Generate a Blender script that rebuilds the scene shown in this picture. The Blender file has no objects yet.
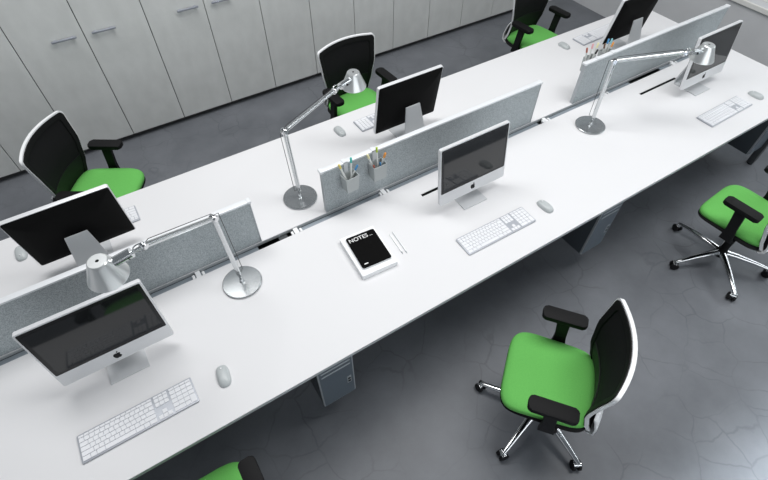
import bpy, bmesh, math, random
from mathutils import Vector, Matrix, Euler
random.seed(7)
PI = math.pi
SC = bpy.context.scene
COL = SC.collection
R = math.radians

# ------------------------------------------------------------------ materials
def mat(name, col, rough=.5, metal=0., spec=.5, alpha=1., emit=None, es=0., coat=0.):
    m = bpy.data.materials.new(name); m.use_nodes = True
    b = m.node_tree.nodes['Principled BSDF']
    b.inputs['Base Color'].default_value = (*col, 1)
    b.inputs['Roughness'].default_value = rough
    b.inputs['Metallic'].default_value = metal
    b.inputs['Specular IOR Level'].default_value = spec
    b.inputs['Alpha'].default_value = alpha
    b.inputs['Coat Weight'].default_value = coat
    if emit:
        b.inputs['Emission Color'].default_value = (*emit, 1)
        b.inputs['Emission Strength'].default_value = es
    return m
def noise_mat(name, c1, c2, scale, rough=.6, detail=4., bump=0., stretch=(1, 1, 1), metal=0., bscale=None, lo=.35, hi=.65):
    m = mat(name, c1, rough, metal); nt = m.node_tree; n = nt.nodes; l = nt.links
    b = n['Principled BSDF']
    tc = n.new('ShaderNodeTexCoord'); mp = n.new('ShaderNodeMapping')
    mp.inputs['Scale'].default_value = stretch
    l.new(tc.outputs['Object'], mp.inputs['Vector'])
    no = n.new('ShaderNodeTexNoise'); no.inputs['Scale'].default_value = scale; no.inputs['Detail'].default_value = detail
    l.new(mp.outputs['Vector'], no.inputs['Vector'])
    cr = n.new('ShaderNodeValToRGB')
    cr.color_ramp.elements[0].position = lo; cr.color_ramp.elements[1].position = hi
    cr.color_ramp.elements[0].color = (*c1, 1); cr.color_ramp.elements[1].color = (*c2, 1)
    l.new(no.outputs['Fac'], cr.inputs['Fac']); l.new(cr.outputs['Color'], b.inputs['Base Color'])
    if bump:
        bp = n.new('ShaderNodeBump'); bp.inputs['Strength'].default_value = bump; bp.inputs['Distance'].default_value = .002
        l.new(no.outputs['Fac'], bp.inputs['Height']); l.new(bp.outputs['Normal'], b.inputs['Normal'])
    return m

M = {}
M['desk'] = mat('white_laminate', (.695, .695, .705), .6, 0, .3)
M['desk_edge'] = mat('grey_edge_band', (.42, .44, .45), .5)
M['steel_dark'] = mat('dark_powder_coat', (.045, .05, .055), .45)
M['alu'] = mat('brushed_aluminium', (.62, .64, .65), .33, .75)
M['rail'] = mat('pale_aluminium_rail', (.74, .76, .78), .4, .1)
M['tray'] = mat('grey_cable_tray', (.30, .34, .38), .4, .3)
M['felt'] = noise_mat('speckled_grey_felt', (.29, .325, .34), (.48, .52, .535), 260, .95, 3., .4, lo=.4, hi=.62)
M['white_metal'] = mat('white_painted_metal', (.82, .83, .84), .35)
M['silver'] = mat('satin_silver', (.74, .75, .765), .38, .25)
M['stand'] = mat('grey_aluminium_stand', (.56, .575, .59), .4, .2)
M['black'] = mat('black_plastic', (.007, .007, .008), .55, 0, .25)
M['black_sat'] = mat('soft_black_plastic', (.007, .007, .0075), .65, 0, .18)
M['screen'] = mat('glossy_black_glass', (.012, .013, .014), .06, 0, .62)
M['bezel'] = mat('black_screen_border', (.004, .004, .005), .25)
M['monback'] = mat('matt_black_back', (.003, .003, .003), .7, 0, .12)
M['key'] = mat('white_key', (.74, .75, .775), .5, 0, .3)
M['kbody'] = mat('pale_aluminium_case', (.42, .44, .48), .42, .2)
M['mouse'] = mat('pale_grey_mouse', (.44, .47, .475), .35)
M['chrome'] = mat('chrome', (.72, .73, .74), .12, 1.)
M['lampalu'] = mat('polished_aluminium', (.66, .68, .69), .22, .95)
M['shade'] = mat('satin_aluminium_shade', (.72, .74, .74), .3, .8)
M['lampbase'] = mat('satin_aluminium_disc', (.46, .48, .49), .25, .85)
M['wire'] = mat('thin_dark_wire', (.05, .05, .05), .4, .4)
M['lime'] = noise_mat('lime_green_fabric', (.115, .43, .085), (.14, .50, .10), 400, .85, 2., .25)
M['shell'] = mat('white_plastic_shell', (.80, .81, .82), .35)
M['cup'] = mat('translucent_grey_plastic', (.47, .50, .50), .35, 0, .5, .92)
M['paper'] = mat('white_paper', (.84, .85, .86), .7)
M['notebook'] = mat('black_notebook_cover', (.003, .003, .003), .8, 0, .08)
M['ink'] = mat('white_print', (.85, .85, .85), .6)
M['tower'] = mat('dark_grey_tower', (.045, .055, .065), .45)
M['towerface'] = mat('slate_tower_front', (.10, .125, .15), .4)
M['toweredge'] = mat('grey_trim', (.40, .43, .45), .35, .3)
M['wall'] = noise_mat('painted_grey_wall', (.56, .57, .585), (.60, .61, .625), 3., .85)
M['windowframe'] = mat('white_window_frame', (.75, .75, .72), .5)
M['cab'] = noise_mat('light_grey_laminate', (.60, .615, .60), (.655, .67, .655), 9., .55, 8., 0, (1, 1, .6))
M['cabin'] = mat('cabinet_carcass', (.10, .10, .10), .7)
M['handle'] = mat('blue_grey_handle', (.36, .38, .43), .35, .4)
M['glass'] = mat('window_glass', (.75, .8, .8), .1, 0, .5, .25)

def mesh_fabric():
    m = bpy.data.materials.new('black_chair_mesh'); m.use_nodes = True
    nt = m.node_tree; n = nt.nodes; l = nt.links
    b = n['Principled BSDF']; b.inputs['Base Color'].default_value = (.007, .007, .008, 1); b.inputs['Roughness'].default_value = .8; b.inputs['Specular IOR Level'].default_value = .2
    t = n.new('ShaderNodeBsdfTransparent'); mx = n.new('ShaderNodeMixShader'); mx.inputs['Fac'].default_value = .035
    l.new(b.outputs['BSDF'], mx.inputs[1]); l.new(t.outputs['BSDF'], mx.inputs[2])
    l.new(mx.outputs['Shader'], n['Material Output'].inputs['Surface'])
    return m
M['mesh'] = mesh_fabric()

def floor_mat():
    m = mat('polished_concrete', (.2, .2, .21), .38); nt = m.node_tree; n = nt.nodes; l = nt.links; b = n['Principled BSDF']
    tc = n.new('ShaderNodeTexCoord')
    no = n.new('ShaderNodeTexNoise'); no.inputs['Scale'].default_value = 1.6; no.inputs['Detail'].default_value = 7; no.inputs['Roughness'].default_value = .62
    l.new(tc.outputs['Object'], no.inputs['Vector'])
    cr = n.new('ShaderNodeValToRGB'); e = cr.color_ramp.elements
    e[0].position = .3; e[0].color = (.104, .112, .125, 1); e[1].position = .72; e[1].color = (.174, .184, .202, 1)
    l.new(no.outputs['Fac'], cr.inputs['Fac'])
    # hairline cracks: a warped cell pattern shown only in patches
    wn = n.new('ShaderNodeTexNoise'); wn.inputs['Scale'].default_value = 5; wn.inputs['Detail'].default_value = 3
    l.new(tc.outputs['Object'], wn.inputs['Vector'])
    ad = n.new('ShaderNodeMix'); ad.data_type = 'VECTOR'; ad.inputs['Factor'].default_value = .10
    l.new(tc.outputs['Object'], ad.inputs['A']); l.new(wn.outputs['Color'], ad.inputs['B'])
    vo = n.new('ShaderNodeTexVoronoi'); vo.feature = 'DISTANCE_TO_EDGE'; vo.inputs['Scale'].default_value = 4.2
    l.new(ad.outputs['Result'], vo.inputs['Vector'])
    mr = n.new('ShaderNodeMapRange'); mr.inputs['From Min'].default_value = .004; mr.inputs['From Max'].default_value = .022
    l.new(vo.outputs['Distance'], mr.inputs['Value'])
    pn = n.new('ShaderNodeTexNoise'); pn.inputs['Scale'].default_value = 1.9
    l.new(tc.outputs['Object'], pn.inputs['Vector'])
    pr = n.new('ShaderNodeMapRange'); pr.inputs['From Min'].default_value = .42; pr.inputs['From Max'].default_value = .60
    l.new(pn.outputs['Fac'], pr.inputs['Value'])
    # crack mask = (1-edge)*patch
    sb = n.new('ShaderNodeMath'); sb.operation = 'SUBTRACT'; sb.inputs[0].default_value = 1; l.new(mr.outputs['Result'], sb.inputs[1])
    mu = n.new('ShaderNodeMath'); mu.operation = 'MULTIPLY'; l.new(sb.outputs[0], mu.inputs[0]); l.new(pr.outputs['Result'], mu.inputs[1])
    mu2 = n.new('ShaderNodeMath'); mu2.operation = 'MULTIPLY'; mu2.inputs[1].default_value = .32; l.new(mu.outputs[0], mu2.inputs[0])
    mx = n.new('ShaderNodeMix'); mx.data_type = 'RGBA'
    l.new(mu2.outputs[0], mx.inputs['Factor']); l.new(cr.outputs['Color'], mx.inputs['A']); mx.inputs['B'].default_value = (.05, .055, .06, 1)
    l.new(mx.outputs['Result'], b.inputs['Base Color'])
    rr = n.new('ShaderNodeMapRange'); rr.inputs['To Min'].default_value = .36; rr.inputs['To Max'].default_value = .55
    l.new(no.outputs['Fac'], rr.inputs['Value']); l.new(rr.outputs['Result'], b.inputs['Roughness'])
    bp = n.new('ShaderNodeBump'); bp.inputs['Strength'].default_value = .12; bp.inputs['Distance'].default_value = .003
    l.new(no.outputs['Fac'], bp.inputs['Height']); l.new(bp.outputs['Normal'], b.inputs['Normal'])
    return m
M['floor'] = floor_mat(); M['floor'].node_tree.nodes['Principled BSDF'].inputs['Specular IOR Level'].default_value = .35

# ------------------------------------------------------------------ mesh helpers
def link(name, bm, m, parent=None, smooth=True, loc=None, sharp=35):
    me = bpy.data.meshes.new(name); bmesh.ops.recalc_face_normals(bm, faces=bm.faces)
    bm.to_mesh(me); bm.free()
    me.materials.append(m)
    if smooth:
        for p in me.polygons: p.use_smooth = True
        me.set_sharp_from_angle(angle=R(sharp))
    o = bpy.data.objects.new(name, me); COL.objects.link(o)
    if parent: o.parent = parent
    if loc: o.location = loc
    return o
def box(bm, x0, x1, y0, y1, z0, z1, bev=0., seg=2, mtx=None):
    r = bmesh.ops.create_cube(bm, size=1)
    vs = r['verts']
    for v in vs:
        v.co = Vector(((x0+x1)/2+v.co.x*(x1-x0), (y0+y1)/2+v.co.y*(y1-y0), (z0+z1)/2+v.co.z*(z1-z0)))
    if mtx is not None:
        for v in vs: v.co = mtx @ v.co
    if bev > 0:
        es = list({e for v in vs for e in v.link_edges})
        bmesh.ops.bevel(bm, geom=es, offset=bev, segments=seg, affect='EDGES', profile=.5)
    return bm
def nb(): return bmesh.new()
def frame_of(d):
    d = d.normalized(); a = Vector((0, 0, 1)) if abs(d.z) < .9 else Vector((1, 0, 0))
    u = a.cross(d).normalized(); return u, d.cross(u).normalized()
def tube(bm, pts, rads, seg=12, cap=True, flat=None):
    pts = [Vector(p) for p in pts]
    if not hasattr(rads, '__len__'): rads = [rads]*len(pts)
    rings = []; up = None
    for i, p in enumerate(pts):
        d = (pts[min(i+1, len(pts)-1)]-pts[max(i-1, 0)]).normalized()
        if up is None: u, w = frame_of(d)
        else:
            u = (up-d*up.dot(d)).normalized(); w = d.cross(u).normalized()
        up = u; ring = []
        for k in range(seg):
            a = 2*PI*k/seg
            ring.append(bm.verts.new(p+u*math.cos(a)*rads[i]+w*math.sin(a)*rads[i]*(flat or 1)))
        rings.append(ring)
    for a, b in zip(rings, rings[1:]):
        for k in range(seg): bm.faces.new((a[k], a[(k+1) % seg], b[(k+1) % seg], b[k]))
    if cap:
        bm.faces.new(rings[0][::-1]); bm.faces.new(rings[-1])
    return bm
def lathe(bm, prof, seg=32, c=(0, 0, 0), mtx=None, close=False):
    """prof: list of (r,z)"""
    rings = []; c = Vector(c)
    for r, z in prof:
        if r < 1e-6:
            v = Vector((0, 0, z)); v = (mtx @ v if mtx else v)+c; rings.append([bm.verts.new(v)])
        else:
            ring = []
            for k in range(seg):
                a = 2*PI*k/seg; v = Vector((r*math.cos(a), r*math.sin(a), z)); v = (mtx @ v if mtx else v)+c
                ring.append(bm.verts.new(v))
            rings.append(ring)
    pairs = list(zip(rings, rings[1:]))
    if close: pairs.append((rings[-1], rings[0]))
    for a, b in pairs:
        if len(a) == 1 and len(b) == 1: continue
        for k in range(seg):
            k2 = (k+1) % seg
            if len(a) == 1: bm.faces.new((a[0], b[k], b[k2]))
            elif len(b) == 1: bm.faces.new((a[k], a[k2], b[0]))
            else: bm.faces.new((a[k], a[k2], b[k2], b[k]))
    return bm
def rounded_rect(w, h, r, n=5):
    pts = []
    for cx, cy, a0 in ((w/2-r, h/2-r, 0), (-w/2+r, h/2-r, 90), (-w/2+r, -h/2+r, 180), (w/2-r, -h/2+r, 270)):
        for i in range(n+1):
            a = R(a0+90*i/n); pts.append((cx+r*math.cos(a), cy+r*math.sin(a)))
    return pts
def prism(bm, pts, d0, d1, axis='z', bev=0., mtx=None, seg=2):
    """2-D outline pts extruded d0..d1; axis 'z': (x,y)->(x,y,d); axis 'y': (x,z)->(x,d,z)"""
    f = (lambda p, d: Vector((p[0], p[1], d))) if axis == 'z' else (lambda p, d: Vector((p[0], d, p[1]))) if axis == 'y' else (lambda p, d: Vector((d, p[0], p[1])))
    a = [bm.verts.new(f(p, d0)) for p in pts]; b = [bm.verts.new(f(p, d1)) for p in pts]
    n = len(pts)
    fa = bm.faces.new(a[::-1]); fb = bm.faces.new(b)
    for k in range(n): bm.faces.new((a[k], a[(k+1) % n], b[(k+1) % n], b[k]))
    if bev:
        es = list(fa.edges)+list(fb.edges)
        r = bmesh.ops.bevel(bm, geom=es, offset=bev, segments=seg, affect='EDGES', profile=.5)
    if mtx is not None:
        for v in bm.verts: v.co = mtx @ v.co
    return bm
def merge(bm, other):
    me = bpy.data.meshes.new('tmp'); other.to_mesh(me); other.free(); bm.from_mesh(me); bpy.data.meshes.remove(me); return bm
def text_mesh(s, size, m, name, parent, loc, rot, ext=.0004, bold=0.):
    cu = bpy.data.curves.new(name, 'FONT'); cu.body = s; cu.size = size; cu.extrude = ext; cu.offset = bold
    cu.align_x = 'LEFT'; cu.align_y = 'BOTTOM_BASELINE'
    t = bpy.data.objects.new(name+'_tmp', cu); COL.objects.link(t)
    dg = bpy.context.evaluated_depsgraph_get(); dg.update()
    me = bpy.data.meshes.new_from_object(t.evaluated_get(dg))
    bpy.data.objects.remove(t); bpy.data.curves.remove(cu)
    me.materials.clear(); me.materials.append(m)
    o = bpy.data.objects.new(name, me); COL.objects.link(o); o.parent = parent; o.location = loc; o.rotation_euler = rot
    return o
def thing(name, label, cat, loc=(0, 0, 0), rz=0., group=None):
    o = bpy.data.objects.new(name, None); COL.objects.link(o); o.empty_display_size = .1
    o.location = loc; o.rotation_euler = (0, 0, rz); o['label'] = label; o['category'] = cat
    if group: o['group'] = group
    return o
def tag(o, label, cat, group=None):
    o['label'] = label; o['category'] = cat
    if group: o['group'] = group
    return o
def struct(name, bm, m, **k):
    o = link(name, bm, m, smooth=False, **k); o['kind'] = 'structure'; return o
def dup(root, loc, rz, label, parent=None):
    c = root.copy(); COL.objects.link(c)
    if parent is None:
        c.location = loc; c.rotation_euler = (0, 0, rz); c['label'] = label
    else: c.parent = parent
    for ch in list(root.children): dup(ch, None, None, None, c)
    return c

# ------------------------------------------------------------------ room
T = .74
WX = 4.03                                  # right wall
b = nb(); box(b, -5.5, WX, -4.2, 3.85, -.1, 0); struct('floor', b, M['floor'])
b = nb(); box(b, -5.6, WX+.1, 3.85, 3.95, 0, 2.9); struct('wall_back', b, M['wall'])
b = nb(); box(b, -5.6, -5.5, -4.2, 3.85, 0, 2.9); struct('wall_left', b, M['wall'])
# right wall with a long window opening above z=.72
WZ0, WZ1, WY0, WY1 = .735, 2.3, -2.9, 1.34
b = nb()
box(b, WX, WX+.25, -4.2, 3.85, 0, WZ0); box(b, WX, WX+.25, -4.2, 3.85, WZ1, 2.9)
box(b, WX, WX+.25, -4.2, WY0, WZ0, WZ1); box(b, WX, WX+.25, WY1, 3.85, WZ0, WZ1)
struct('wall_right', b, M['wall'])
b = nb(); box(b, WX-.02, WX+.24, WY0-.0, WY1+.22, WZ0-.045, WZ0-.001, .004); wsill = struct('trim_1', b, M['windowframe'])
b = nb()
for y0, y1, z0, z1 in ((WY0, WY1, WZ0, WZ0+.06), (WY0, WY1, WZ1-.06, WZ1), (WY0, WY0+.06, WZ0+.06, WZ1-.06), (WY1-.06, WY1, WZ0+.06, WZ1-.06), (-.82, -.76, WZ0+.06, WZ1-.06)):
    box(b, WX+.12, WX+.18, y0, y1, z0, z1, .004)
win = struct('window_1', b, M['windowframe'])
b = nb(); box(b, WX+.145, WX+.152, WY0+.05, WY1-.05, WZ0+.05, WZ1-.05); g = link('window_pane', b, M['glass'], win, smooth=False)
b = nb(); box(b, -5.5, WX, 3.83, 3.85, 0, .08); struct('baseboard_back', b, M['wall'])

# ------------------------------------------------------------------ cabinets
D = .4642; CX0 = -2.340; CY = 3.21; CH = 2.1; CD = .42
def cabinet(label, x0, loc_handles=True):
    t = thing('storage_cabinet', label, 'cabinet', (x0, CY, 0), 0, 'row of tall grey cabinets along the back wall')
    b = nb(); box(b, .001, 2*D-.001, .022, CD, .05, CH); box(b, .001, 2*D-.001, .05, CD, 0, .05)
    link('body', b, M['cabin'], t, smooth=False)
    for s in (0, 1):
        b = nb(); box(b, s*D+.003, (s+1)*D-.003, 0, .02, .055, CH-.002, .0015, 1)
        d = link('door', b, M['cab'], t, smooth=False)
        b = nb(); hx0 = D-.228 if s == 0 else D+.054
        box(b, hx0, hx0+.174, -.028, -.016, .982, 1.000, .005)
        for xx in (hx0+.02, hx0+.14): box(b, xx, xx+.014, -.018, 0, .985, .997)
        link('handle', b, M['handle'], d)
    return t
cab_labels = ['tall grey double-door cabinet at far left, behind the leftmost mesh chair',
 'tall grey double-door cabinet second from left, both pale handles in full view',
 'tall grey double-door cabinet third from left, handles cut by the top edge',
 'tall grey double-door cabinet directly behind the chair beside the bright desk lamp',
 'tall grey double-door cabinet just right of the middle green chair',
 'narrow-looking grey double-door cabinet sixth along, above the bare back desk',
 'farthest right grey double-door cabinet, beside the rear right green chair']
# cabinet boundaries sit at odd door gaps
for n_, lb in enumerate(cab_labels): cabinet(lb, CX0+D*(2*n_-1))
b = nb(); box(b, CX0+D*13+.002, WX-.002, CY+.01, CY+CD, 0, CH)
o = link('filler_panel', b, M['cab'], smooth=False); tag(o, 'narrow grey filler panel between last cabinet and right wall', 'panel')

# ------------------------------------------------------------------ double bench desk
DX0, DX1 = -4.0, 3.078
bench = thing('bench_desk', 'long white two-sided bench desk with a narrow cable gap down its middle', 'desk', ((DX0+DX1)/2, .81, 0))
ox, oy = (DX0+DX1)/2, .81
def bpart(name, bm, m, **k):
    for v in bm.verts: v.co -= Vector((ox, oy, 0))
    return link(name, bm, m, bench, **k)
SL = [(-2.05, -1.64), (-.07, .34), (1.909, 2.32)]
def worktop(y0, y1, slot_y):
    bm = nb(); xs = [DX0]+[x for s in SL for x in s]+[DX1]
    # slotted sheet: strips either side of the slots plus bridges between them
    sy0, sy1 = slot_y-.0105, slot_y+.0105
    def sheet(z0, z1, inset):
        a, c = y0+inset, y1-inset
        X0, X1 = DX0+inset, DX1-inset
        cols = [X0]+[x for s in SL for x in s]+[X1]; rows = [a, sy0, sy1, c]
        top = [[bm.verts.new((x, y, z1)) for y in rows] for x in cols]; bot = [[bm.verts.new((x, y, z0)) for y in rows] for x in cols]
        n = len(cols)
        hole = lambda i, j: j == 1 and i % 2 == 1
        for i in range(n-1):
            for j in range(3):
                if hole(i, j):
                    for (p, q) in (((i, j), (i+1, j)), ((i+1, j), (i+1, j+1)), ((i+1, j+1), (i, j+1)), ((i, j+1), (i, j))):
                        bm.faces.new((top[p[0]][p[1]], top[q[0]][q[1]], bot[q[0]][q[1]], bot[p[0]][p[1]]))
                    continue
                bm.faces.new((top[i][j], top[i+1][j], top[i+1][j+1], top[i][j+1]))
                bm.faces.new((bot[i][j+1], bot[i+1][j+1], bot[i+1][j], bot[i][j]))
        for i in range(n-1):
            for j in (0, 3): bm.faces.new((top[i][j], bot[i][j], bot[i+1][j], top[i+1][j]))
        for j in range(3):
            for i in (0, n-1): bm.faces.new((top[i][j], bot[i][j], bot[i][j+1], top[i][j+1]))
    sheet(T-.022, T, 0)
    return bm
bpart('worktop', worktop(0, .80, .670), M['desk'], smooth=False)
bpart('worktop', worktop(.849, 1.62, .979), M['desk'], smooth=False)
def edge(y0, y1):
    bm = nb(); z0, z1 = T-.0225, T-.003
    box(bm, DX0, DX1+.001, y0-.0012, y0, z0, z1); box(bm, DX0, DX1+.001, y1, y1+.0012, z0, z1)
    box(bm, DX1, DX1+.0012, y0, y1, z0, z1); return bm
bpart('edge_band', edge(0, .80), M['desk_edge'], smooth=False)
bpart('edge_band', edge(.849, 1.62), M['desk_edge'], smooth=False)
for i in (0, 1, 2):                         # shallow slot liners
    bm = nb(); box(bm, SL[i][0]+.0005, SL[i][1]-.0005, .660, .680, T-.05, T-.003)
    bpart('slot_liner', bm, M['monback'], smooth=False)
bm = nb(); box(bm, DX0+.1, DX1-.02, .70, .96, T-.16, T-.15); box(bm, DX0+.1, DX1-.02, .70, .705, T-.15, T-.10); box(bm, DX0+.1, DX1-.02, .955, .96, T-.15, T-.10)
bpart('cable_tray', bm, M['steel_dark'], smooth=False)
for x0, x1 in ((-2.62, -1.06), (-.82, 2.0), (2.36, 2.9)):
    bm = nb(); box(bm, x0, x1, .803, .846, T-.030, T-.024); bpart('divider_rail', bm, M['tray'], smooth=False)
for y in (.18, .60, 1.02, 1.44):
    bm = nb(); box(bm, DX0+.05, DX1-.05, y-.02, y+.02, T-.065, T-.0235); bpart('beam', bm, M['steel_dark'], smooth=False)
def legset(x, ys):
    for y in ys:
        bm = nb(); box(bm, x-.025, x+.025, y-.025, y+.025, .012, T-.065, .004); lg = bpart('leg', bm, M['steel_dark'])
        bm = nb(); lathe(bm, [(0, 0), (.022, 0), (.022, .012), (0, .012)], 16, (x-ox, y-oy, 0)); link('foot', bm, M['black'], lg)
    bm = nb(); box(bm, x-.025, x+.025, ys[0]-.02, ys[1]+.02, T-.0645, T-.024); bpart('cross_bar', bm, M['steel_dark'], smooth=False)
legset(3.045, (.045, 1.575))
for x in (1.07, -.91, -2.89): legset(x, (.53, 1.09))
for x in (-1.40, -.831, -.245, 1.098, 1.70, 2.50):
    bm = nb()
    w_ = .013
    box(bm, x-w_, x+w_, .8025, .8465, T-.0235, T-.006)
    bpart('joint_bracket', bm, M['white_metal'])
    for s in (-1, 1):
        bm = nb(); box(bm, x+s*.026-.007, x+s*.026+.007, .803, .830, T-.0235, T-.002, .003); bpart('divider_clip', bm, M['white_metal'])

# ------------------------------------------------------------------ dividers
def divider(label, x0, x1):
    t = thing('desk_divider', label, 'desk divider', ((x0+x1)/2, .863, T), 0, 'grey felt dividers between facing desks')
    w = (x1-x0)/2; h = .317
    b = nb(); box(b, -w+.003, w-.003, -.013, .012, .002, h-.0125, .002, 1); link('felt_panel', b, M['felt'], t, smooth=False)
    b = nb(); box(b, -w, w, -.014, .018, h-.012, h, .0025); rl = link('top_rail', b, M['rail'], t)
    for s in (-1, 1):
        b = nb(); box(b, s*w-.003, s*w+.003, -.014, .013, .002, h-.0125, .001, 1); link('side_trim', b, M['toweredge'], t)
        b = nb(); box(b, s*w-.010, s*w+.010, -.016, .020, h-.014, h+.002, .002, 1); link('end_cap', b, M['rail'], rl)
        b = nb(); box(b, s*(w-.20)-.02, s*(w-.20)+.02, -.012, .011, 0, .0018); link('foot', b, M['tray'], t, smooth=False)
    return t
divider('grey felt divider at left, behind the arm of the leftmost desk lamp', -2.627, -1.029)
div2 = divider('grey felt divider in the middle with two pen cups on its front', -.619, .978)
divider('grey felt divider at right with pens sticking up behind it', 1.392, 2.990)

# ------------------------------------------------------------------ computers
def apple_logo():
    # apple outline with a bite on the right, and a leaf, in x/z, unit height
    pts = [(0, .72), (-.12, .77), (-.26, .76), (-.38, .66), (-.43, .50), (-.41, .32), (-.33, .14), (-.22, .02), (-.12, -.01), (0, .03),
           (.12, -.01), (.22, .03), (.32, .16), (.37, .27), (.29, .34), (.25, .45), (.28, .56), (.35, .64), (.26, .74), (.12, .77)]
    bm = nb(); s = .041
    prism(bm, [(x*s, z*s) for x, z in pts], -.0006, .0, 'y')
    leaf = [(.0, .80), (.02, .92), (.10, 1.02), (.20, 1.05), (.19, .94), (.11, .84)]
    b2 = nb(); prism(b2, [(x*s, z*s) for x, z in leaf], -.0006, .0, 'y'); merge(bm, b2)
    return bm
MW, MH = .474, .372
TILT = .14
def monitor(label, x, y, rz, zoff=.0):
    """front face looks to local -y; origin on the desk below the bottom edge of the face"""
    t = thing('desktop_computer', label, 'computer', (x, y, T), rz, 'slim silver all-in-one computers')
    zb = .075
    mt = Matrix.Translation((0, 0, zb)) @ Matrix.Rotation(-TILT, 4, 'X')
    def P(bm): 
        for v in bm.verts: v.co = mt @ v.co
        return bm
    pts = [(p[0], p[1]+MH/2) for p in rounded_rect(MW, MH, .007)]
    b = nb(); prism(b, pts, 0, .022, 'y', .003); body = link('casing', P(b), M['silver'], t)
    # bulging black back
    b = nb(); rr = []
    for inset, yy in ((.003, .021), (.003, .0235), (.012, .030), (.06, .041), (.14, .045)):
        rr.append([b.verts.new((p[0], yy, p[1]+MH/2)) for p in rounded_rect(MW-2*inset, MH-2*inset, .010)])
    for a, c in zip(rr, rr[1:]):
        for k in range(len(a)): b.faces.new((a[k], a[(k+1) % len(a)], c[(k+1) % len(a)], c[k]))
    b.faces.new(rr[0][::-1]); b.faces.new(rr[-1]); link('back_panel', P(b), M['monback'], t)
    cz = .078
    dp = [(p[0], p[1]+(cz+MH-.007)/2) for p in rounded_rect(MW-.014, MH-cz-.007, .006)]
    b = nb(); prism(b, dp, -.0012, .004, 'y'); bz = link('screen_border', P(b), M['bezel'], t)
    dp = [(p[0], p[1]+(cz+MH-.007)/2) for p in rounded_rect(MW-.044, MH-cz-.037, .002)]
    b = nb(); prism(b, dp, -.0020, -.0008, 'y'); link('screen', P(b), M['screen'], bz)
    b = apple_logo()
    for v in b.verts: v.co.z += .019
    link('logo', P(b), M['black'], body, smooth=False)
    # stand: bent plate, foot forward, neck rising to the back of the casing
    w = .0845
    prof = [(-.050, .0), (-.050, .006), (.118, .006), (.134, .012), (.138, .028), (.122, .12), (.094, .255), (.102, .258), (.131, .122), (.147, .030), (.143, .008), (.128, -.0)]
    b = nb(); n = len(prof)
    A = []; Bv = []
    for (yy, zz) in prof:
        ww = w*(1 if zz < .03 else 1-.38*min(1, (zz-.03)/.22))
        A.append(b.verts.new((-ww, yy, zz))); Bv.append(b.verts.new((ww, yy, zz)))
    b.faces.new(A[::-1]); b.faces.new(Bv)
    for k in range(n): b.faces.new((A[k], A[(k+1) % n], Bv[(k+1) % n], Bv[k]))
    bmesh.ops.bevel(b, geom=[e for e in b.edges if e.calc_length() > .1 and abs(e.verts[0].co.y-e.verts[1].co.y) < 1e-5], offset=.0015, segments=1, affect='EDGES')
    st = link('stand', b, M['stand'], t)
    b = nb(); mm = Matrix.Translation((0, .1395, .072)) @ Matrix.Rotation(R(90)-.17, 4, 'X')
    lathe(b, [(0, -.004), (.017, -.004), (.017, .003), (0, .003)], 20, (0, 0, 0), mm); link('cable_hole', b, M['white_metal'], st)
    return t
FY = .486
mons = [monitor('silver all-in-one computer at left front, glossy screen and black logo facing the viewer', -1.836, FY, 0),
        monitor('silver all-in-one computer in the middle of the front desk, beside the notebook', .160, FY, 0),
        monitor('silver all-in-one computer at front right, partly behind the lamp head', 2.322, FY, 0),
        monitor('silver all-in-one computer seen from its black back at far left, behind the lamp shade', -1.825, 1.255, PI),
        monitor('silver all-in-one computer seen from behind in the middle of the back desk', .182, 1.255, PI),
        monitor('silver all-in-one computer seen from behind at far right, by the end divider', 2.325, 1.255, PI)]

# ------------------------------------------------------------------ keyboards
KW, KD = .4825, .128
def key_layout():
    u = KW-.012; rows = []
    L = []
    pitch = .0205; x = -KW/2+.006; rp = (KD-.012)/5.6
    ytop = KD/2-.006
    rowy = []; yy = ytop
    for i, h in enumerate((.6, 1, 1, 1, 1, 1)): rowy.append((yy-h*rp, yy)); yy -= h*rp
    mainw = 14.6*pitch
    def row(i, ws, x0, tot):
        s = tot/sum(ws); xx = x0
        for w_ in ws:
            L.append((xx, xx+w_*s, rowy[i][0], rowy[i][1])); xx += w_*s
    row(0, [1]*14, x, mainw); row(1, [1]*13+[1.6], x, mainw); row(2, [1.6]+[1]*13, x, mainw)
    row(3, [1.8]+[1]*11+[1.8], x, mainw); row(4, [2.3]+[1]*10+[2.3], x, mainw); row(5, [1.3, 1, 1.4, 5.2, 1.4, 1, 1.3], x, mainw)
    x2 = x+mainw+.008; c = 3*.0197
    for i in (0, 1, 2): row(i, [1, 1, 1], x2, c)
    L.append((x2+c/3, x2+2*c/3, *rowy[4])); row(5, [1, 1, 1], x2, c)
    x3 = x2+c+.008; c2 = KW/2-.006-x3
    for i in (0, 1, 2, 3): row(i, [1]*4, x3, c2)
    row(4, [1, 1, 1], x3, c2*.75); row(5, [2, 1], x3, c2*.75)
    L.append((x3+c2*.75, x3+c2, rowy[5][0], rowy[4][1]))
    return L
KL = key_layout()
def keybox(bm, k, cx=0, cy=0):
    g = .0012; box(bm, k[0]+g-cx, k[1]-g-cx, k[2]+g-cy, k[3]-g-cy, 0, .0035)
_keymesh = {}
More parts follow.
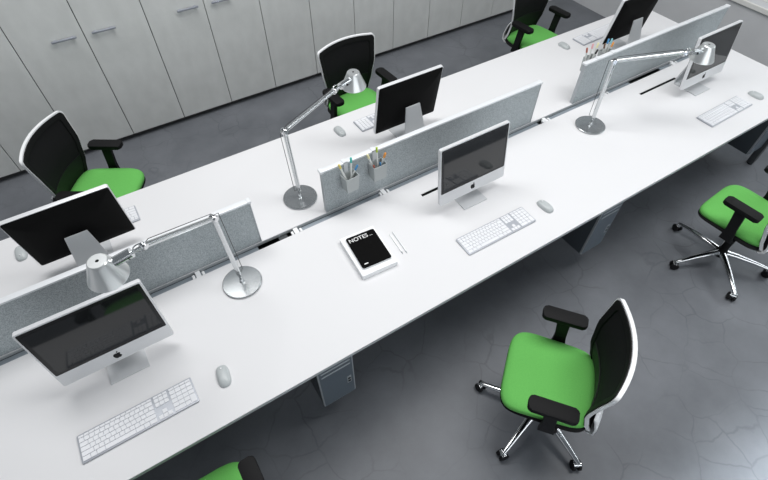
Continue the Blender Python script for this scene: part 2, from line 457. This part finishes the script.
def keyboard(label, x, y, rz, full):
    t = thing('keyboard', label, 'keyboard', (x, y, T), rz, 'flat white keyboards with number pads')
    b = nb(); prism(b, rounded_rect(KW, KD, .006, 3), .002, .009, 'z', .0012); c = link('case', b, M['kbody'], t)
    b = nb(); box(b, -KW/2+.02, KW/2-.02, KD/2-.03, KD/2-.01, 0, .003); link('rear_foot', b, M['kbody'], t, smooth=False)
    if not full:
        b = nb()
        for k in KL: keybox(b, k)
        o = link('keys', b, M['key'], t, smooth=False, loc=(0, 0, .0088)); o['kind'] = 'stuff'; return t
    order = sorted(range(len(KL)), key=lambda i: -((KL[i][1]-KL[i][0])*(KL[i][3]-KL[i][2])))
    small = set(order[100:])
    b = nb()
    for i in small: keybox(b, KL[i])
    o = link('keys', b, M['key'], t, smooth=False, loc=(0, 0, .0088)); o['kind'] = 'stuff'
    for i, k in enumerate(KL):
        if i in small: continue
        sz = (round(k[1]-k[0], 4), round(k[3]-k[2], 4)); cx, cy = (k[0]+k[1])/2, (k[2]+k[3])/2
        if sz not in _keymesh:
            b = nb(); keybox(b, k, cx, cy); o = link('key', b, M['key'], t, smooth=False); _keymesh[sz] = o.data
        else:
            o = bpy.data.objects.new('key', _keymesh[sz]); COL.objects.link(o); o.parent = t
        o.location = (cx, cy, .0088)
    return t
keyboard('flat white keyboard nearest the viewer, in front of the left front computer', -1.852, .217, .006, True)
keyboard('flat white keyboard in front of the middle front computer, right of the pencils', .130, .218, -.016, True)
keyboard('flat white keyboard at right front, next to the desk end', 2.249, .209, .013, True)
keyboard('flat white keyboard mostly hidden behind the far left black-backed computer', -1.797, 1.43, PI, False)
keyboard('flat white keyboard half hidden by the middle black-backed computer', .172, 1.445, PI+.02, False)
keyboard('flat white keyboard on the back desk near the rear right chair', 2.312, 1.45, PI+.03, False)

# ------------------------------------------------------------------ mice
def mouse(label, x, y, rz, src=None):
    if src: return dup(src, (x, y, T), rz, label)
    t = thing('computer_mouse', label, 'mouse', (x, y, T), rz, 'pale grey computer mice')
    def dome(z0, z1, sh):
        bm = nb(); rings = []
        for j in range(7):
            a = j/6*PI/2; s = math.cos(a)**.6 if j < 6 else 0.02; z = z0+(z1-z0)*math.sin(a)
            ring = []
            for k in range(28):
                th = 2*PI*k/28; cc, ss = math.cos(th), math.sin(th)
                px = math.copysign(abs(cc)**.72, cc)*.030*sh; py = math.copysign(abs(ss)**.72, ss)*.056*sh
                ring.append(bm.verts.new((px*s, py*s, z*(1-.10*(py*s/.056)))))
            rings.append(ring)
        for r0, r1 in zip(rings, rings[1:]):
            for k in range(28): bm.faces.new((r0[k], r0[(k+1) % 28], r1[(k+1) % 28], r1[k]))
        bm.faces.new(rings[0][::-1]); bm.faces.new(rings[-1]); return bm
    link('body', dome(0.001, .026, 1), M['mouse'], t, sharp=60)
    b = nb(); lathe(b, [(0, -.003), (.0035, -.002), (.0045, 0), (.0035, .002), (0, .003)], 12, (0, .030, .0245)); link('scroll_ball', b, M['silver'], t)
    b = nb(); box(b, -.022, .022, -.04, .04, 0, .002, .001, 1); link('base', b, M['toweredge'], t)
    return t
ms = mouse('pale grey mouse right of the nearest keyboard', -1.483, .209, -.10)
mouse('pale grey mouse right of the middle front keyboard', .495, .207, .05, ms)
mouse('pale grey mouse at the far right end of the front desk', 2.619, .203, .02, ms)
mouse('pale grey mouse at left edge of photo, left of the far left computer', -2.168, 1.458, PI, ms)
mouse('pale grey mouse on the back desk, below the middle rear chair', -.198, 1.461, PI+.05, ms)
mouse('pale grey mouse on the back desk, below the rear right chair', 1.927, 1.461, PI+.05, ms)

# ------------------------------------------------------------------ desk lamps
def lamp(label, base, elbow, joint, cap, stem_h=.0):
    t = thing('desk_lamp', label, 'desk lamp', (base[0], base[1], T), 0, 'aluminium jointed desk lamps')
    o0 = Vector((base[0], base[1], T)); E = Vector(elbow)-o0; J = Vector(joint)-o0; Cp = Vector(cap)-o0
    b = nb(); lathe(b, [(0, 0), (.098, 0), (.1015, .004), (.1015, .009), (.098, .012), (.012, .014), (0, .014)], 48)
    base_o = link('base', b, M['lampbase'], t, sharp=25)
    b = nb(); tube(b, [(0, 0, .013), (0, 0, .075)], .0065, 14); lathe(b, [(0, .013), (.013, .013), (.011, .028), (.0065, .034)], 20)
    box(b, -.009, .009, -.011, .011, .062, .085, .003); link('stem', b, M['lampalu'], base_o)
    S0 = Vector((0, 0, .075))
    horiz = (J-E); horiz.z = 0; horiz.normalize(); side = Vector((-horiz.y, horiz.x, 0))
    d1 = (E-S0).normalized()
    b = nb(); tube(b, [S0, E], .0125, 14); arm1 = link('lower_arm', b, M['lampalu'], t)
    n1 = -horiz
    b = nb(); tube(b, [S0+n1*.006, S0+n1*.034+Vector((0, 0, .012)), E+n1*.034, E+n1*.01+Vector((0, 0, .012))], .0016, 6); link('tension_wire', b, M['wire'], arm1)
    # elbow
    b = nb(); mm = Matrix.Translation(E) @ side.to_track_quat('Z', 'Y').to_matrix().to_4x4()
    lathe(b, [(0, -.017), (.013, -.017), (.015, -.013), (.015, .013), (.013, .017), (0, .017)], 20, (0, 0, 0), mm)
    d2 = (J-E).normalized(); tube(b, [E-d2*.02, E+d2*.04], .0085, 12); link('elbow_joint', b, M['chrome'], t)
    b = nb(); tube(b, [E+d2*.02, J], .0115, 14); arm2 = link('upper_arm', b, M['lampalu'], t)
    n2 = Vector((0, 0, 1)); n2 = (n2-d2*n2.dot(d2)).normalized()
    b = nb(); tube(b, [E+n2*.012, E+n2*.026+d2*.02, J+n2*.022-d2*.02, J+n2*.006], .0016, 6); link('tension_wire', b, M['wire'], arm2)
    # head knuckle
    b = nb(); mm = Matrix.Translation(J) @ side.to_track_quat('Z', 'Y').to_matrix().to_4x4()
    lathe(b, [(0, -.013), (.011, -.013), (.013, -.010), (.013, .010), (.011, .013), (0, .013)], 20, (0, 0, 0), mm)
    link('head_joint', b, M['chrome'], t)
    # shade: vertical cone below its cap
    sh = nb(); rt, rb, hh = .037, .074, .092
    prof = [(.0065, .0), (rt-.004, .0), (rt, -.004), (rt+.001, -.008), (rb, -hh), (rb-.001, -hh-.003), (rb-.003, -hh), (rt-.002, -.010), (.0065, -.004)]
    lathe(sh, prof, 40, Cp, None, True); shd = link('lamp_shade', sh, M['shade'], t, sharp=30)
    b = nb(); lathe(b, [(0, -.003), (.0062, -.003), (.0062, -.0005), (0, -.0005)], 14, Cp); link('switch', b, M['black'], shd)
    b = nb(); lathe(b, [(0, -.035), (.015, -.035), (.015, -.055), (.026, -.075), (.028, -.09), (.018, -.104), (0, -.108)], 20, Cp); lathe(b, [(0, -.005), (.018, -.005), (.018, -.036), (0, -.036)], 16, Cp)
    link('bulb', b, M['white_metal'], shd)
    # ring bracket and socket arm between knuckle and shade
    att = Cp+Vector((0, 0, -.035)); dd = (J-att); dh = Vector((dd.x, dd.y, 0)).normalized()
    s0 = att+dh*.040; rim = (J-s0).normalized()
    b = nb(); L = (J-s0).length; tube(b, [s0, s0+rim*min(.085, L*.6)], .020, 18); tube(b, [s0+rim*min(.07, L*.55), J], .007, 12)
    link('socket_arm', b, M['lampalu'], shd)
    ku, kw = side, rim.cross(side).normalized()
    pts = []
    c0 = J-rim*.012
    for k in range(25):
        a = 2*PI*k/24; pts.append(c0+rim*math.cos(a)*.026+kw*math.sin(a)*.026)
    b = nb(); tube(b, pts, .0025, 8, False); link('ring_bracket', b, M['chrome'], shd)
    b = nb(); mm = Matrix.Translation(s0+rim*.045) @ side.to_track_quat('Z', 'Y').to_matrix().to_4x4()
    lathe(b, [(0, -.024), (.006, -.024), (.006, .024), (0, .024)], 12, (0, 0, 0), mm); link('knob', b, M['black'], shd)
    return t
lamp('aluminium jointed desk lamp at left, its round base beside the left divider end',
     (-1.221, .645), (-1.232, .640, 1.255), (-1.504, .445, 1.455), (-1.660, .458, 1.46))
lamp('bright aluminium desk lamp standing between two dividers, head over the middle rear chair',
     (-.699, 1.040), (-.715, 1.040, 1.243), (-.330, 1.215, 1.250), (-.164, 1.287, 1.275))
lamp('aluminium desk lamp at right, arm reaching across in front of the right divider',
     (1.306, .605), (1.295, .612, 1.228), (1.600, .380, 1.305), (1.778, .350, 1.318))

# ------------------------------------------------------------------ chairs
def lerp_tab(tab, v):
    """smooth interpolation in a table of (v, value)"""
    if v <= tab[0][0]:
        (a, p), (b, q) = tab[0], tab[1]; return p+(q-p)*(v-a)/(b-a)
    for (a, p), (b, q) in zip(tab, tab[1:]):
        if v <= b:
            t = (v-a)/(b-a); t = t*t*(3-2*t)*.5+t*.5; return p+(q-p)*t
    (a, p), (b, q) = tab[-2], tab[-1]; return p+(q-p)*(v-a)/(b-a)
def back_point(u, v, fwd=0.):
    """u -1..1 across, v 0..1 up the back; chair faces +y"""
    hw = lerp_tab([(0, .195), (.2, .198), (.4, .212), (.65, .238), (1, .252)], v)
    z = .435+.510*v+.006*(1-u*u)*max(0, v-.5)*2
    y = lerp_tab([(0, -.172), (.15, -.140), (.35, -.112), (.6, -.102), (1, -.120)], v)-(1-u*u)*(.030+.032*max(0, v))
    return Vector((u*hw, y+fwd, z))
def outline(inset, n=14):
    """closed (u,v) loop with rounded corners"""
    a = 1-inset; v0, v1 = .0+inset*.55, 1-inset*.5
    loop = []; ru, rv = .075, .05
    def corner(cu, cv, a0):
        for i in range(6):
            t = R(a0+90*i/5); loop.append((cu+ru*math.cos(t), cv+rv*math.sin(t)))
    corner(a-ru, v1-rv, 0)
    for i in range(1, n): loop.append((a-ru-(2*(a-ru))*i/n, v1))
    corner(-a+ru, v1-rv, 90)
    for i in range(1, n): loop.append((-a, v1-rv-(v1-v0-2*rv)*i/n))
    corner(-a+ru, v0+rv, 180)
    for i in range(1, n): loop.append((-a+ru+(2*(a-ru))*i/n, v0))
    corner(a-ru, v0+rv, 270)
    for i in range(1, n): loop.append((a, v0+rv+(v1-v0-2*rv)*i/n))
    return loop
def ring_band(in0, in1, f0, f1):
    """band between two outline insets, from forward offset f0 (front) to f1 (back)"""
    bm = nb(); A = outline(in0); Bo = outline(in1); loops = []
    for lp, f in ((A, f0), (A, f1), (Bo, f1), (Bo, f0)):
        loops.append([bm.verts.new(back_point(u, v, f)) for u, v in lp])
    n = len(A)
    for i in range(4):
        a, c = loops[i], loops[(i+1) % 4]
        for k in range(n): bm.faces.new((a[k], a[(k+1) % n], c[(k+1) % n], c[k]))
    return bm
def panel(inset, f0, f1):
    bm = nb(); lp = outline(inset); S = []
    for f in (f0, f1):
        rings = []
        for s in (1, .8, .6, .4, .2):
            rings.append([bm.verts.new(back_point(u*s, .5+(v-.5)*s, f)) for u, v in lp])
        c = bm.verts.new(back_point(0, .5, f)); n = len(lp)
        for a, d in zip(rings, rings[1:]):
            for k in range(n): bm.faces.new((a[k], a[(k+1) % n], d[(k+1) % n], d[k]))
        for k in range(n): bm.faces.new((rings[-1][k], rings[-1][(k+1) % n], c))
        S.append(rings[0])
    n = len(lp)
    for k in range(n): bm.faces.new((S[0][k], S[0][(k+1) % n], S[1][(k+1) % n], S[1][k]))
    return bm
def super_pad(z_bot, z_top, hw, hd, cx, cy, puff, n=44, e=.38, waterfall=.0, taper=0.):
    bm = nb(); rings = []
    def ring(s, z, crown=0):
        rr = []
        for k in range(n):
            th = 2*PI*k/n; cc, ss = math.cos(th), math.sin(th)
            x = math.copysign(abs(cc)**e, cc); y = math.copysign(abs(ss)**e, ss)
            wf = -waterfall*max(0, y*s)**3
            rr.append(bm.verts.new((cx+x*s*(hw-taper*(1-y)/2)+0, cy+y*s*hd, z+wf+crown*(abs(x*s)**3))))
        rings.append(rr)
    ring(.93, z_bot); ring(.985, z_bot+.006); ring(1, z_bot+(z_top-z_bot)*.45); ring(.985, z_top-.010); ring(.955, z_top-.002)
    for s in (.85, .7, .5, .3, .12): ring(s, z_top+puff*(1-s*s), .008*s)
    for a, c in zip(rings, rings[1:]):
        for k in range(n): bm.faces.new((a[k], a[(k+1) % n], c[(k+1) % n], c[k]))
    bm.faces.new(rings[0][::-1]); bm.faces.new(rings[-1]); return bm
def make_chair(label, loc, rz, leg0=32.8):
    t = thing('office_chair', label, 'office chair', loc, rz, 'green swivel chairs with mesh backs')
    for k in range(5):
        a = R(leg0+72*k); d = Vector((math.cos(a), math.sin(a), 0))
        b = nb(); tube(b, [d*.03+Vector((0, 0, .105)), d*.10+Vector((0, 0, .103)), d*.22+Vector((0, 0, .090)), d*.315+Vector((0, 0, .074)), d*.343+Vector((0, 0, .069))], [.026, .023, .018, .014, .010], 14, True, .8)
        lg = link('leg', b, M['chrome'], t)
        c = d*.335; s = Vector((-d.y, d.x, 0)); b = nb()
        wd = (s+d*.5).normalized(); q = wd.to_track_quat('Z', 'Y').to_matrix().to_4x4()
        for off in (-.016, .016):
            mm = Matrix.Translation(c+wd*off+Vector((0, 0, .0285))) @ q
            lathe(b, [(0, -.010), (.023, -.010), (.0285, -.006), (.0285, .006), (.023, .010), (0, .010)], 20, (0, 0, 0), mm)
        cs = link('caster', b, M['black'], lg)
        b = nb(); tube(b, [c+Vector((0, 0, .03)), c+Vector((0, 0, .068))], .007, 10)
        tube(b, [c-wd*.020+Vector((0, 0, .046)), c+wd*.020+Vector((0, 0, .046))], [.016, .016], 12)
        link('caster_hood', b, M['chrome'], cs)
    b = nb(); lathe(b, [(0, .07), (.034, .07), (.040, .085), (.040, .118), (.030, .128), (0, .128)], 24); link('hub', b, M['black_sat'], t)
    b = nb(); lathe(b, [(0, .125), (.025, .125), (.025, .26), (.0145, .262), (.0145, .40), (0, .40)], 20); link('gas_lift', b, M['black_sat'], t)
    b = nb(); box(b, -.09, .09, -.15, .13, .385, .425, .012); mech = link('tilt_mechanism', b, M['black_sat'], t)
    b = nb(); tube(b, [(.08, .03, .40), (.20, .04, .392)], .006, 10); tube(b, [(.19, .04, .392), (.235, .043, .39)], .012, 12); link('lever', b, M['black'], mech)
    b = super_pad(.418, .446, .228, .222, 0, .040, 0, waterfall=.014); link('seat_shell', b, M['black_sat'], t)
    b = super_pad(.444, .488, .232, .224, 0, .040, .010, waterfall=.018, taper=.02); link('seat', b, M['lime'], t, sharp=70)
    # armrests: slab post and long pad
    for s in (-1, 1):
        b = nb(); x = s*.245
        prof = [(-.030, .405), (.050, .405), (.046, .50), (.078, .655), (.010, .655), (-.008, .50)]
        prism(b, prof, x-.013, x+.013, 'x', .004)
        box(b, min(x, s*.09), max(x, s*.09), -.04, .03, .398, .416, .004)
        ar = link('arm_post', b, M['black'], t)
        b = nb(); pts = [(px+s*.250, py+.045) for px, py in rounded_rect(.074, .222, .018, 6)]
        prism(b, pts, .652, .682, 'z', .007, None, 3); link('arm_pad', b, M['black_sat'], ar, sharp=50)
    # back
    bk = link('back_frame', ring_band(-.016, .020, .004, -.014), M['shell'], t, sharp=50)
    link('inner_border', ring_band(.015, .14, .010, -.008), M['black_sat'], bk, sharp=50)
    link('back_mesh', panel(.12, .002, -.001), M['mesh'], t, sharp=60)
    # lumbar band across the lower back
    b = nb(); G = []
    for f in (.006, -.012):
        G.append([[b.verts.new(back_point(u*.93, v, f)) for u in [i/6-1 for i in range(13)]] for v in (.04, .16, .28, .40)])
    for g in G:
        for j in range(3):
            for i in range(12): b.faces.new((g[j][i], g[j][i+1], g[j+1][i+1], g[j+1][i]))
    for j in range(3):
        for i in (0, 12): b.faces.new((G[0][j][i], G[0][j+1][i], G[1][j+1][i], G[1][j][i]))
    for i in range(12):
        for j in (0, 3): b.faces.new((G[0][j][i], G[0][j][i+1], G[1][j][i+1], G[1][j][i]))
    link('lumbar_support', b, M['black'], t, sharp=60)
    # white carrier that comes forward under the seat
    b = nb()
    rows = [(-.06, .412, .12), (-.13, .410, .165), (-.172, .420, .195), (-.192, .448, .208), (-.186, .50, .208), (-.166, .56, .206), (-.150, .60, .205)]
    N = 12; th = .010; F = []; Bk = []
    for r_, (yy, zz, hw) in enumerate(rows):
        k_ = min(1, max(0, (r_-1)/3))
        F.append([b.verts.new((hw*(i/N*2-1), yy-(1-(i/N*2-1)**2)*.032*k_, zz)) for i in range(N+1)])
        Bk.append([b.verts.new((hw*(i/N*2-1), yy-(1-(i/N*2-1)**2)*.032*k_-th*k_, zz-th*(1-k_*.8))) for i in range(N+1)])
    for S_ in (F, Bk):
        for a, c in zip(S_, S_[1:]):
            for k in range(N): b.faces.new((a[k], a[k+1], c[k+1], c[k]))
    for r_ in range(len(rows)-1):
        for k in (0, N): b.faces.new((F[r_][k], F[r_+1][k], Bk[r_+1][k], Bk[r_][k]))
    for k in range(N):
        for r_ in (0, len(rows)-1): b.faces.new((F[r_][k], F[r_][k+1], Bk[r_][k+1], Bk[r_][k]))
    link('back_carrier', b, M['shell'], t, sharp=60)
    return t
ch = make_chair('green swivel chair in the middle of the open floor, whole chair in view', (-.068, -.565, 0), R(38.5), -165.9-38.5)
def chair_at(label, loc, rz, spin=None):
    c = dup(ch, loc, rz, label)
    return c
chair_at('green swivel chair cut off by the right edge of the photo', (1.827, -.437, 0), R(4))
chair_at('green swivel chair at far left, turned sideways behind the left rear computer', (-1.765, 2.09, 0), R(-122.7))
chair_at('green swivel chair behind the bright lamp head in the middle of the rear side', (.247, 2.00, 0), R(184))
chair_at('green swivel chair at the top of the photo, rearmost on the right', (2.215, 2.045, 0), R(184))
chair_at('green swivel chair at bottom edge of photo, only its seat corner and armrest showing', (-1.79, -.304, 0), 0)

# ------------------------------------------------------------------ computer towers hung under the desk
def tower(label, x0):
    t = thing('computer_tower', label, 'computer tower', (x0+.098, .045, .188), 0, 'slate computer towers hung under the front desk edge')
    w, h, d = .0985, .4855, .42
    b = nb(); box(b, -w, w, .012, d, 0, h, .006); link('case', b, M['tower'], t)
    pts = [(p[0], p[1]+h/2) for p in rounded_rect(2*w, h, .012)]
    b = nb(); prism(b, pts, 0, .013, 'y', .002); fp = link('front_rim', b, M['toweredge'], t)
    pts = [(p[0], p[1]+h/2) for p in rounded_rect(2*w-.014, h-.014, .008)]
    b = nb(); prism(b, pts, -.002, .004, 'y'); fa = link('front_panel', b, M['towerface'], t)
    for z in (h-.085, h-.125):
        b = nb(); box(b, -w+.018, w-.018, -.004, 0, z, z+.011, .001, 1); link('drive_slot', b, M['toweredge'], fa)
    b = nb(); box(b, w-.045, w-.020, -.004, 0, .145, .225, .003); pp = link('port_cover', b, M['toweredge'], fa)
    for z in (.160, .190):
        b = nb(); box(b, w-.040, w-.025, -.0052, -.0035, z, z+.018); link('port', b, M['black'], pp, smooth=False)
    b = nb(); box(b, -w, w, .05, .09, h, T-.0235-.188, .0); box(b, -w, w, .30, .34, h, T-.0235-.188)
    link('hanger', b, M['steel_dark'], t, smooth=False)
    return t
tower('slate computer tower hanging under the desk, near the photo bottom centre', -1.112)
tower('slate computer tower hanging under the desk, right of the middle front keyboard', .872)
tower('dark computer tower beside the right end desk leg', 2.822)

# ------------------------------------------------------------------ notebook, paper, pencils
pa = R(-3.5)
pap = thing('paper_stack', 'thick white paper block lying under the black notebook', 'paper', (-.571, .462, T), pa)
b = nb(); box(b, -.103, .103, -.142, .142, 0, .030, .002, 1); link('pages', b, M['paper'], pap, smooth=False)
b = nb(); box(b, -.1035, .1035, -.1425, .1425, .030, .0325, .001, 1); link('cover_sheet', b, M['paper'], pap, smooth=False)
nt_ = thing('notebook', 'black rounded notebook lettered NOTES on top of a white block', 'notebook', (-.566, .466, T+.0328), R(-4.5))
b = nb(); prism(b, rounded_rect(.168, .220, .010), 0, .009, 'z', .001); link('pages', b, M['paper'], nt_)
b = nb(); prism(b, rounded_rect(.171, .224, .011), .009, .0112, 'z', .0006); cv = link('cover', b, M['notebook'], nt_)
text_mesh('NOTES', .036, M['ink'], 'title', cv, (-.076, .073, .0113), (0, 0, 0), .0003, .0)
text_mesh('...', .030, M['ink'], 'title_dots', cv, (.044, .074, .0113), (0, 0, 0), .0003, .0)
b = nb(); box(b, -.066, -.044, -.091, -.085, .0112, .0116, .0); link('maker_mark', b, M['ink'], cv, smooth=False)
def pencil(label, p0, p1, m):
    a = Vector(p0); c = Vector(p1); L = (c-a).length
    t = thing('pencil', label, 'pencil', tuple((a+c)/2), math.atan2((c-a).y, (c-a).x), 'white pencils beside the notebook')
    b = nb(); tube(b, [(-L/2+.018, 0, 0), (L/2, 0, 0)], .0037, 6); link('barrel', b, m, t)
    b = nb(); tube(b, [(-L/2+.018, 0, 0), (-L/2+.003, 0, 0)], [.0036, .001], 8); link('tip', b, M['toweredge'], t)
    return t
pencil('slim white pencil right of the notebook, the left one of two', (-.411, .357, T+.0037), (-.400, .512, T+.0037), M['paper'])
pencil('slim grey-tipped pencil right of the notebook, the right one of two', (-.389, .348, T+.0037), (-.376, .520, T+.0037), M['silver'])

# ------------------------------------------------------------------ pen cups with pens
def cup(label, x, y, z, taper, rz=0.):
    """top centre of the hanging cup; square tapered box, open on top"""
    t = thing('pen_cup', label, 'pen cup', (x, y, z), rz, 'grey plastic pen cups hooked on the dividers')
    h = .105; wt, wb = .043, .043*taper; dt, db = .032, .032*taper; th = .003
    b = nb()
    def sq(w, d, zz): return [b.verts.new((sx*w, sy*d, zz)) for sx, sy in ((-1, -1), (1, -1), (1, 1), (-1, 1))]
    lo, lt, li, lb = sq(wb, db, -h), sq(wt, dt, 0), sq(wt-th, dt-th, 0), sq(wb-th, db-th, -h+th)
    for a, c in ((lo, lt), (lt, li), (li, lb)):
        for k in range(4): b.faces.new((a[k], a[(k+1) % 4], c[(k+1) % 4], c[k]))
    b.faces.new(lo[::-1]); b.faces.new(lb)
    link('cup_body', b, M['cup'], t, smooth=False)
    return t
def hook(c, sgn, ytop):
    """strap from the cup rim up to the divider rail"""
    b = nb(); y = ytop-c.location.y; zt = T+.3175-c.location.z
    y0, y1 = (y, y+.003) if sgn < 0 else (y-.003, y)
    box(b, -.012, .012, min(y0, y1), max(y0, y1), -.07, zt+.003)
    ya, yb = (y, y+.036) if sgn < 0 else (y-.036, y)
    box(b, -.012, .012, ya, yb, zt, zt+.003)
    link('hook', b, M['rail'], c, smooth=False)
PC = {'yellow': (.75, .62, .18), 'green': (.05, .50, .42), 'blue': (.06, .25, .50), 'lime': (.45, .62, .05), 'orange': (.72, .30, .06),
      'red': (.40, .12, .08), 'pink': (.75, .40, .42), 'black': (.02, .02, .02), 'cream': (.80, .76, .45), 'brown': (.16, .09, .06), 'teal': (.25, .55, .60)}
def pen(label, foot, tip, col, barrel=(.74, .76, .74), r=.0048):
    a = Vector(foot); c = Vector(tip); L = (c-a).length
    t = thing('marker_pen', label, 'pen', tuple(a), 0, 'marker pens standing in the pen cups')
    t.rotation_euler = (c-a).to_track_quat('Z', 'Y').to_euler()
    bmz = mat('pen_barrel', barrel, .4); cm = mat('pen_cap_'+col, PC[col], .4)
    b = nb(); tube(b, [(0, 0, 0), (0, 0, L-.030)], r, 10); link('barrel', b, bmz, t)
    b = nb(); tube(b, [(0, 0, L-.034), (0, 0, L-.004), (0, 0, L)], [r*1.15, r*1.15, r*.7], 10); link('cap', b, cm, t)
    return t
c1 = cup('left grey pen cup on the front of the middle divider', -.472, .812, .996, .84, .06)
c2 = cup('right grey pen cup on the front of the middle divider', -.292, .812, .997, .92, 0)
hook(c1, -1, .8465); hook(c2, -1, .8465)
pen('yellow-capped pen leaning left in the left cup of the middle divider', (-0.474, 0.813, .900), (-.540, .797, 1.115), 'yellow', r=.006)
pen('green-capped pen upright in the left cup of the middle divider', (-0.470, 0.806, .900), (-.464, .800, 1.126), 'green', r=.0055)
pen('blue-capped pen leaning right in the left cup of the middle divider', (-0.488, 0.828, .900), (-.414, .822, 1.034), 'blue', r=.005)
pen('lime-tipped pale pen leaning left in the right cup of the middle divider', (-0.294, 0.824, .905), (-.364, .800, 1.100), 'cream', r=.006)
pen('bright lime-capped pen upright in the right cup of the middle divider', (-0.292, 0.806, .905), (-.305, .800, 1.125), 'lime', r=.0055)
pen('orange-tipped pen leaning right in the right cup of the middle divider', (-0.278, 0.824, .905), (-.248, .800, 1.060), 'orange', r=.006)
pen('short red pen low in the right cup of the middle divider', (-0.312, 0.800, .905), (-.329, .795, 1.012), 'red')
pen('short blue pen low in the right cup of the middle divider', (-0.272, 0.800, .905), (-.286, .795, 1.012), 'blue')
c3 = cup('left grey pen cup behind the right divider', 1.512, .914, 1.040, .9, 0)
c4 = cup('right grey pen cup behind the right divider', 1.662, .914, 1.045, .9, 0)
hook(c3, 1, .8845); hook(c4, 1, .8845)
for col, fx, tx, ty, z, lb in (('red', 1.485, 1.450, .930, 1.140, 'red-capped pen leftmost in the cups behind the right divider'),
                      ('pink', 1.495, 1.503, .930, 1.155, 'pink-capped pen second from left behind the right divider'),
                      ('black', 1.510, 1.522, .893, 1.125, 'black pen leaning forward behind the right divider'),
                      ('cream', 1.523, 1.552, .925, 1.150, 'cream-yellow pen in the left cup behind the right divider'),
                      ('brown', 1.645, 1.622, .920, 1.125, 'brown-capped pen in the right cup behind the right divider'),
                      ('blue', 1.656, 1.662, .930, 1.145, 'blue-capped pen in the right cup behind the right divider'),
                      ('teal', 1.672, 1.694, .925, 1.140, 'teal-capped pen in the right cup behind the right divider'),
                      ('orange', 1.688, 1.727, .925, 1.105, 'orange-capped pen rightmost in the cups behind the right divider')):
    pen(lb, (fx, .914, .962), (tx, ty, z-.022), col, r=.0055)

# ------------------------------------------------------------------ camera
CAMP = Vector((-1.33811696, -.91324574, 2.80332731))
rv = Vector((.84715789, -.53133399, .00277471)); uv = Vector((.41159522, .65953123, .62897371)); fv = Vector((.33602512, .53169798, -.77742162))
cd = bpy.data.cameras.new('camera'); cam = bpy.data.objects.new('camera', cd); COL.objects.link(cam)
cam.matrix_world = Matrix(((rv.x, uv.x, -fv.x, CAMP.x), (rv.y, uv.y, -fv.y, CAMP.y), (rv.z, uv.z, -fv.z, CAMP.z), (0, 0, 0, 1)))
cd.sensor_fit = 'HORIZONTAL'; cd.sensor_width = 36; cd.lens = 475.797/768*36; cd.clip_start = .02; cd.clip_end = 60
SC.camera = cam

# ------------------------------------------------------------------ light
def area(name, loc, target, sx, sy, power, col=(1, 1, 1), spread=180):
    l = bpy.data.lights.new(name, 'AREA'); l.shape = 'RECTANGLE'; l.size = sx; l.size_y = sy; l.energy = power; l.color = col; l.spread = R(spread)
    o = bpy.data.objects.new(name, l); COL.objects.link(o); o.location = loc
    d = Vector(target)-Vector(loc); o.rotation_euler = d.to_track_quat('-Z', 'Y').to_euler(); return o
area('ceiling_softbox', (.25, 1.0, 5.4), (-.15, .55, 0), 6.6, 1.5, 243, (1, .995, .99))
area('window_daylight', (4.6, -1.2, 2.6), (.6, -1.6, 0), 3.6, 1.6, 45, (.90, .96, 1), 120)
area('floor_patch_light', (2.0, -2.05, 4.2), (2.0, -2.05, 0), 5.6, .8, 105, (.90, .965, 1), 18)  # added narrow overhead light for the bright floor patch; there is no skylight
area('front_fill', (-.6, -5.0, 2.6), (0, 3, .8), 7, 2.2, 78, (.94, .975, 1))  # unseen fill added from the open front to lift the cabinet faces
w = bpy.data.worlds.new('world'); w.use_nodes = True; SC.world = w
w.node_tree.nodes['Background'].inputs['Color'].default_value = (.76, .85, .94, 1)
w.node_tree.nodes['Background'].inputs['Strength'].default_value = .13

SC.view_settings.view_transform = 'Standard'; SC.view_settings.look = 'None'; SC.view_settings.gamma = 1
SC.view_settings.use_curve_mapping = False; SC.view_settings.exposure = .35
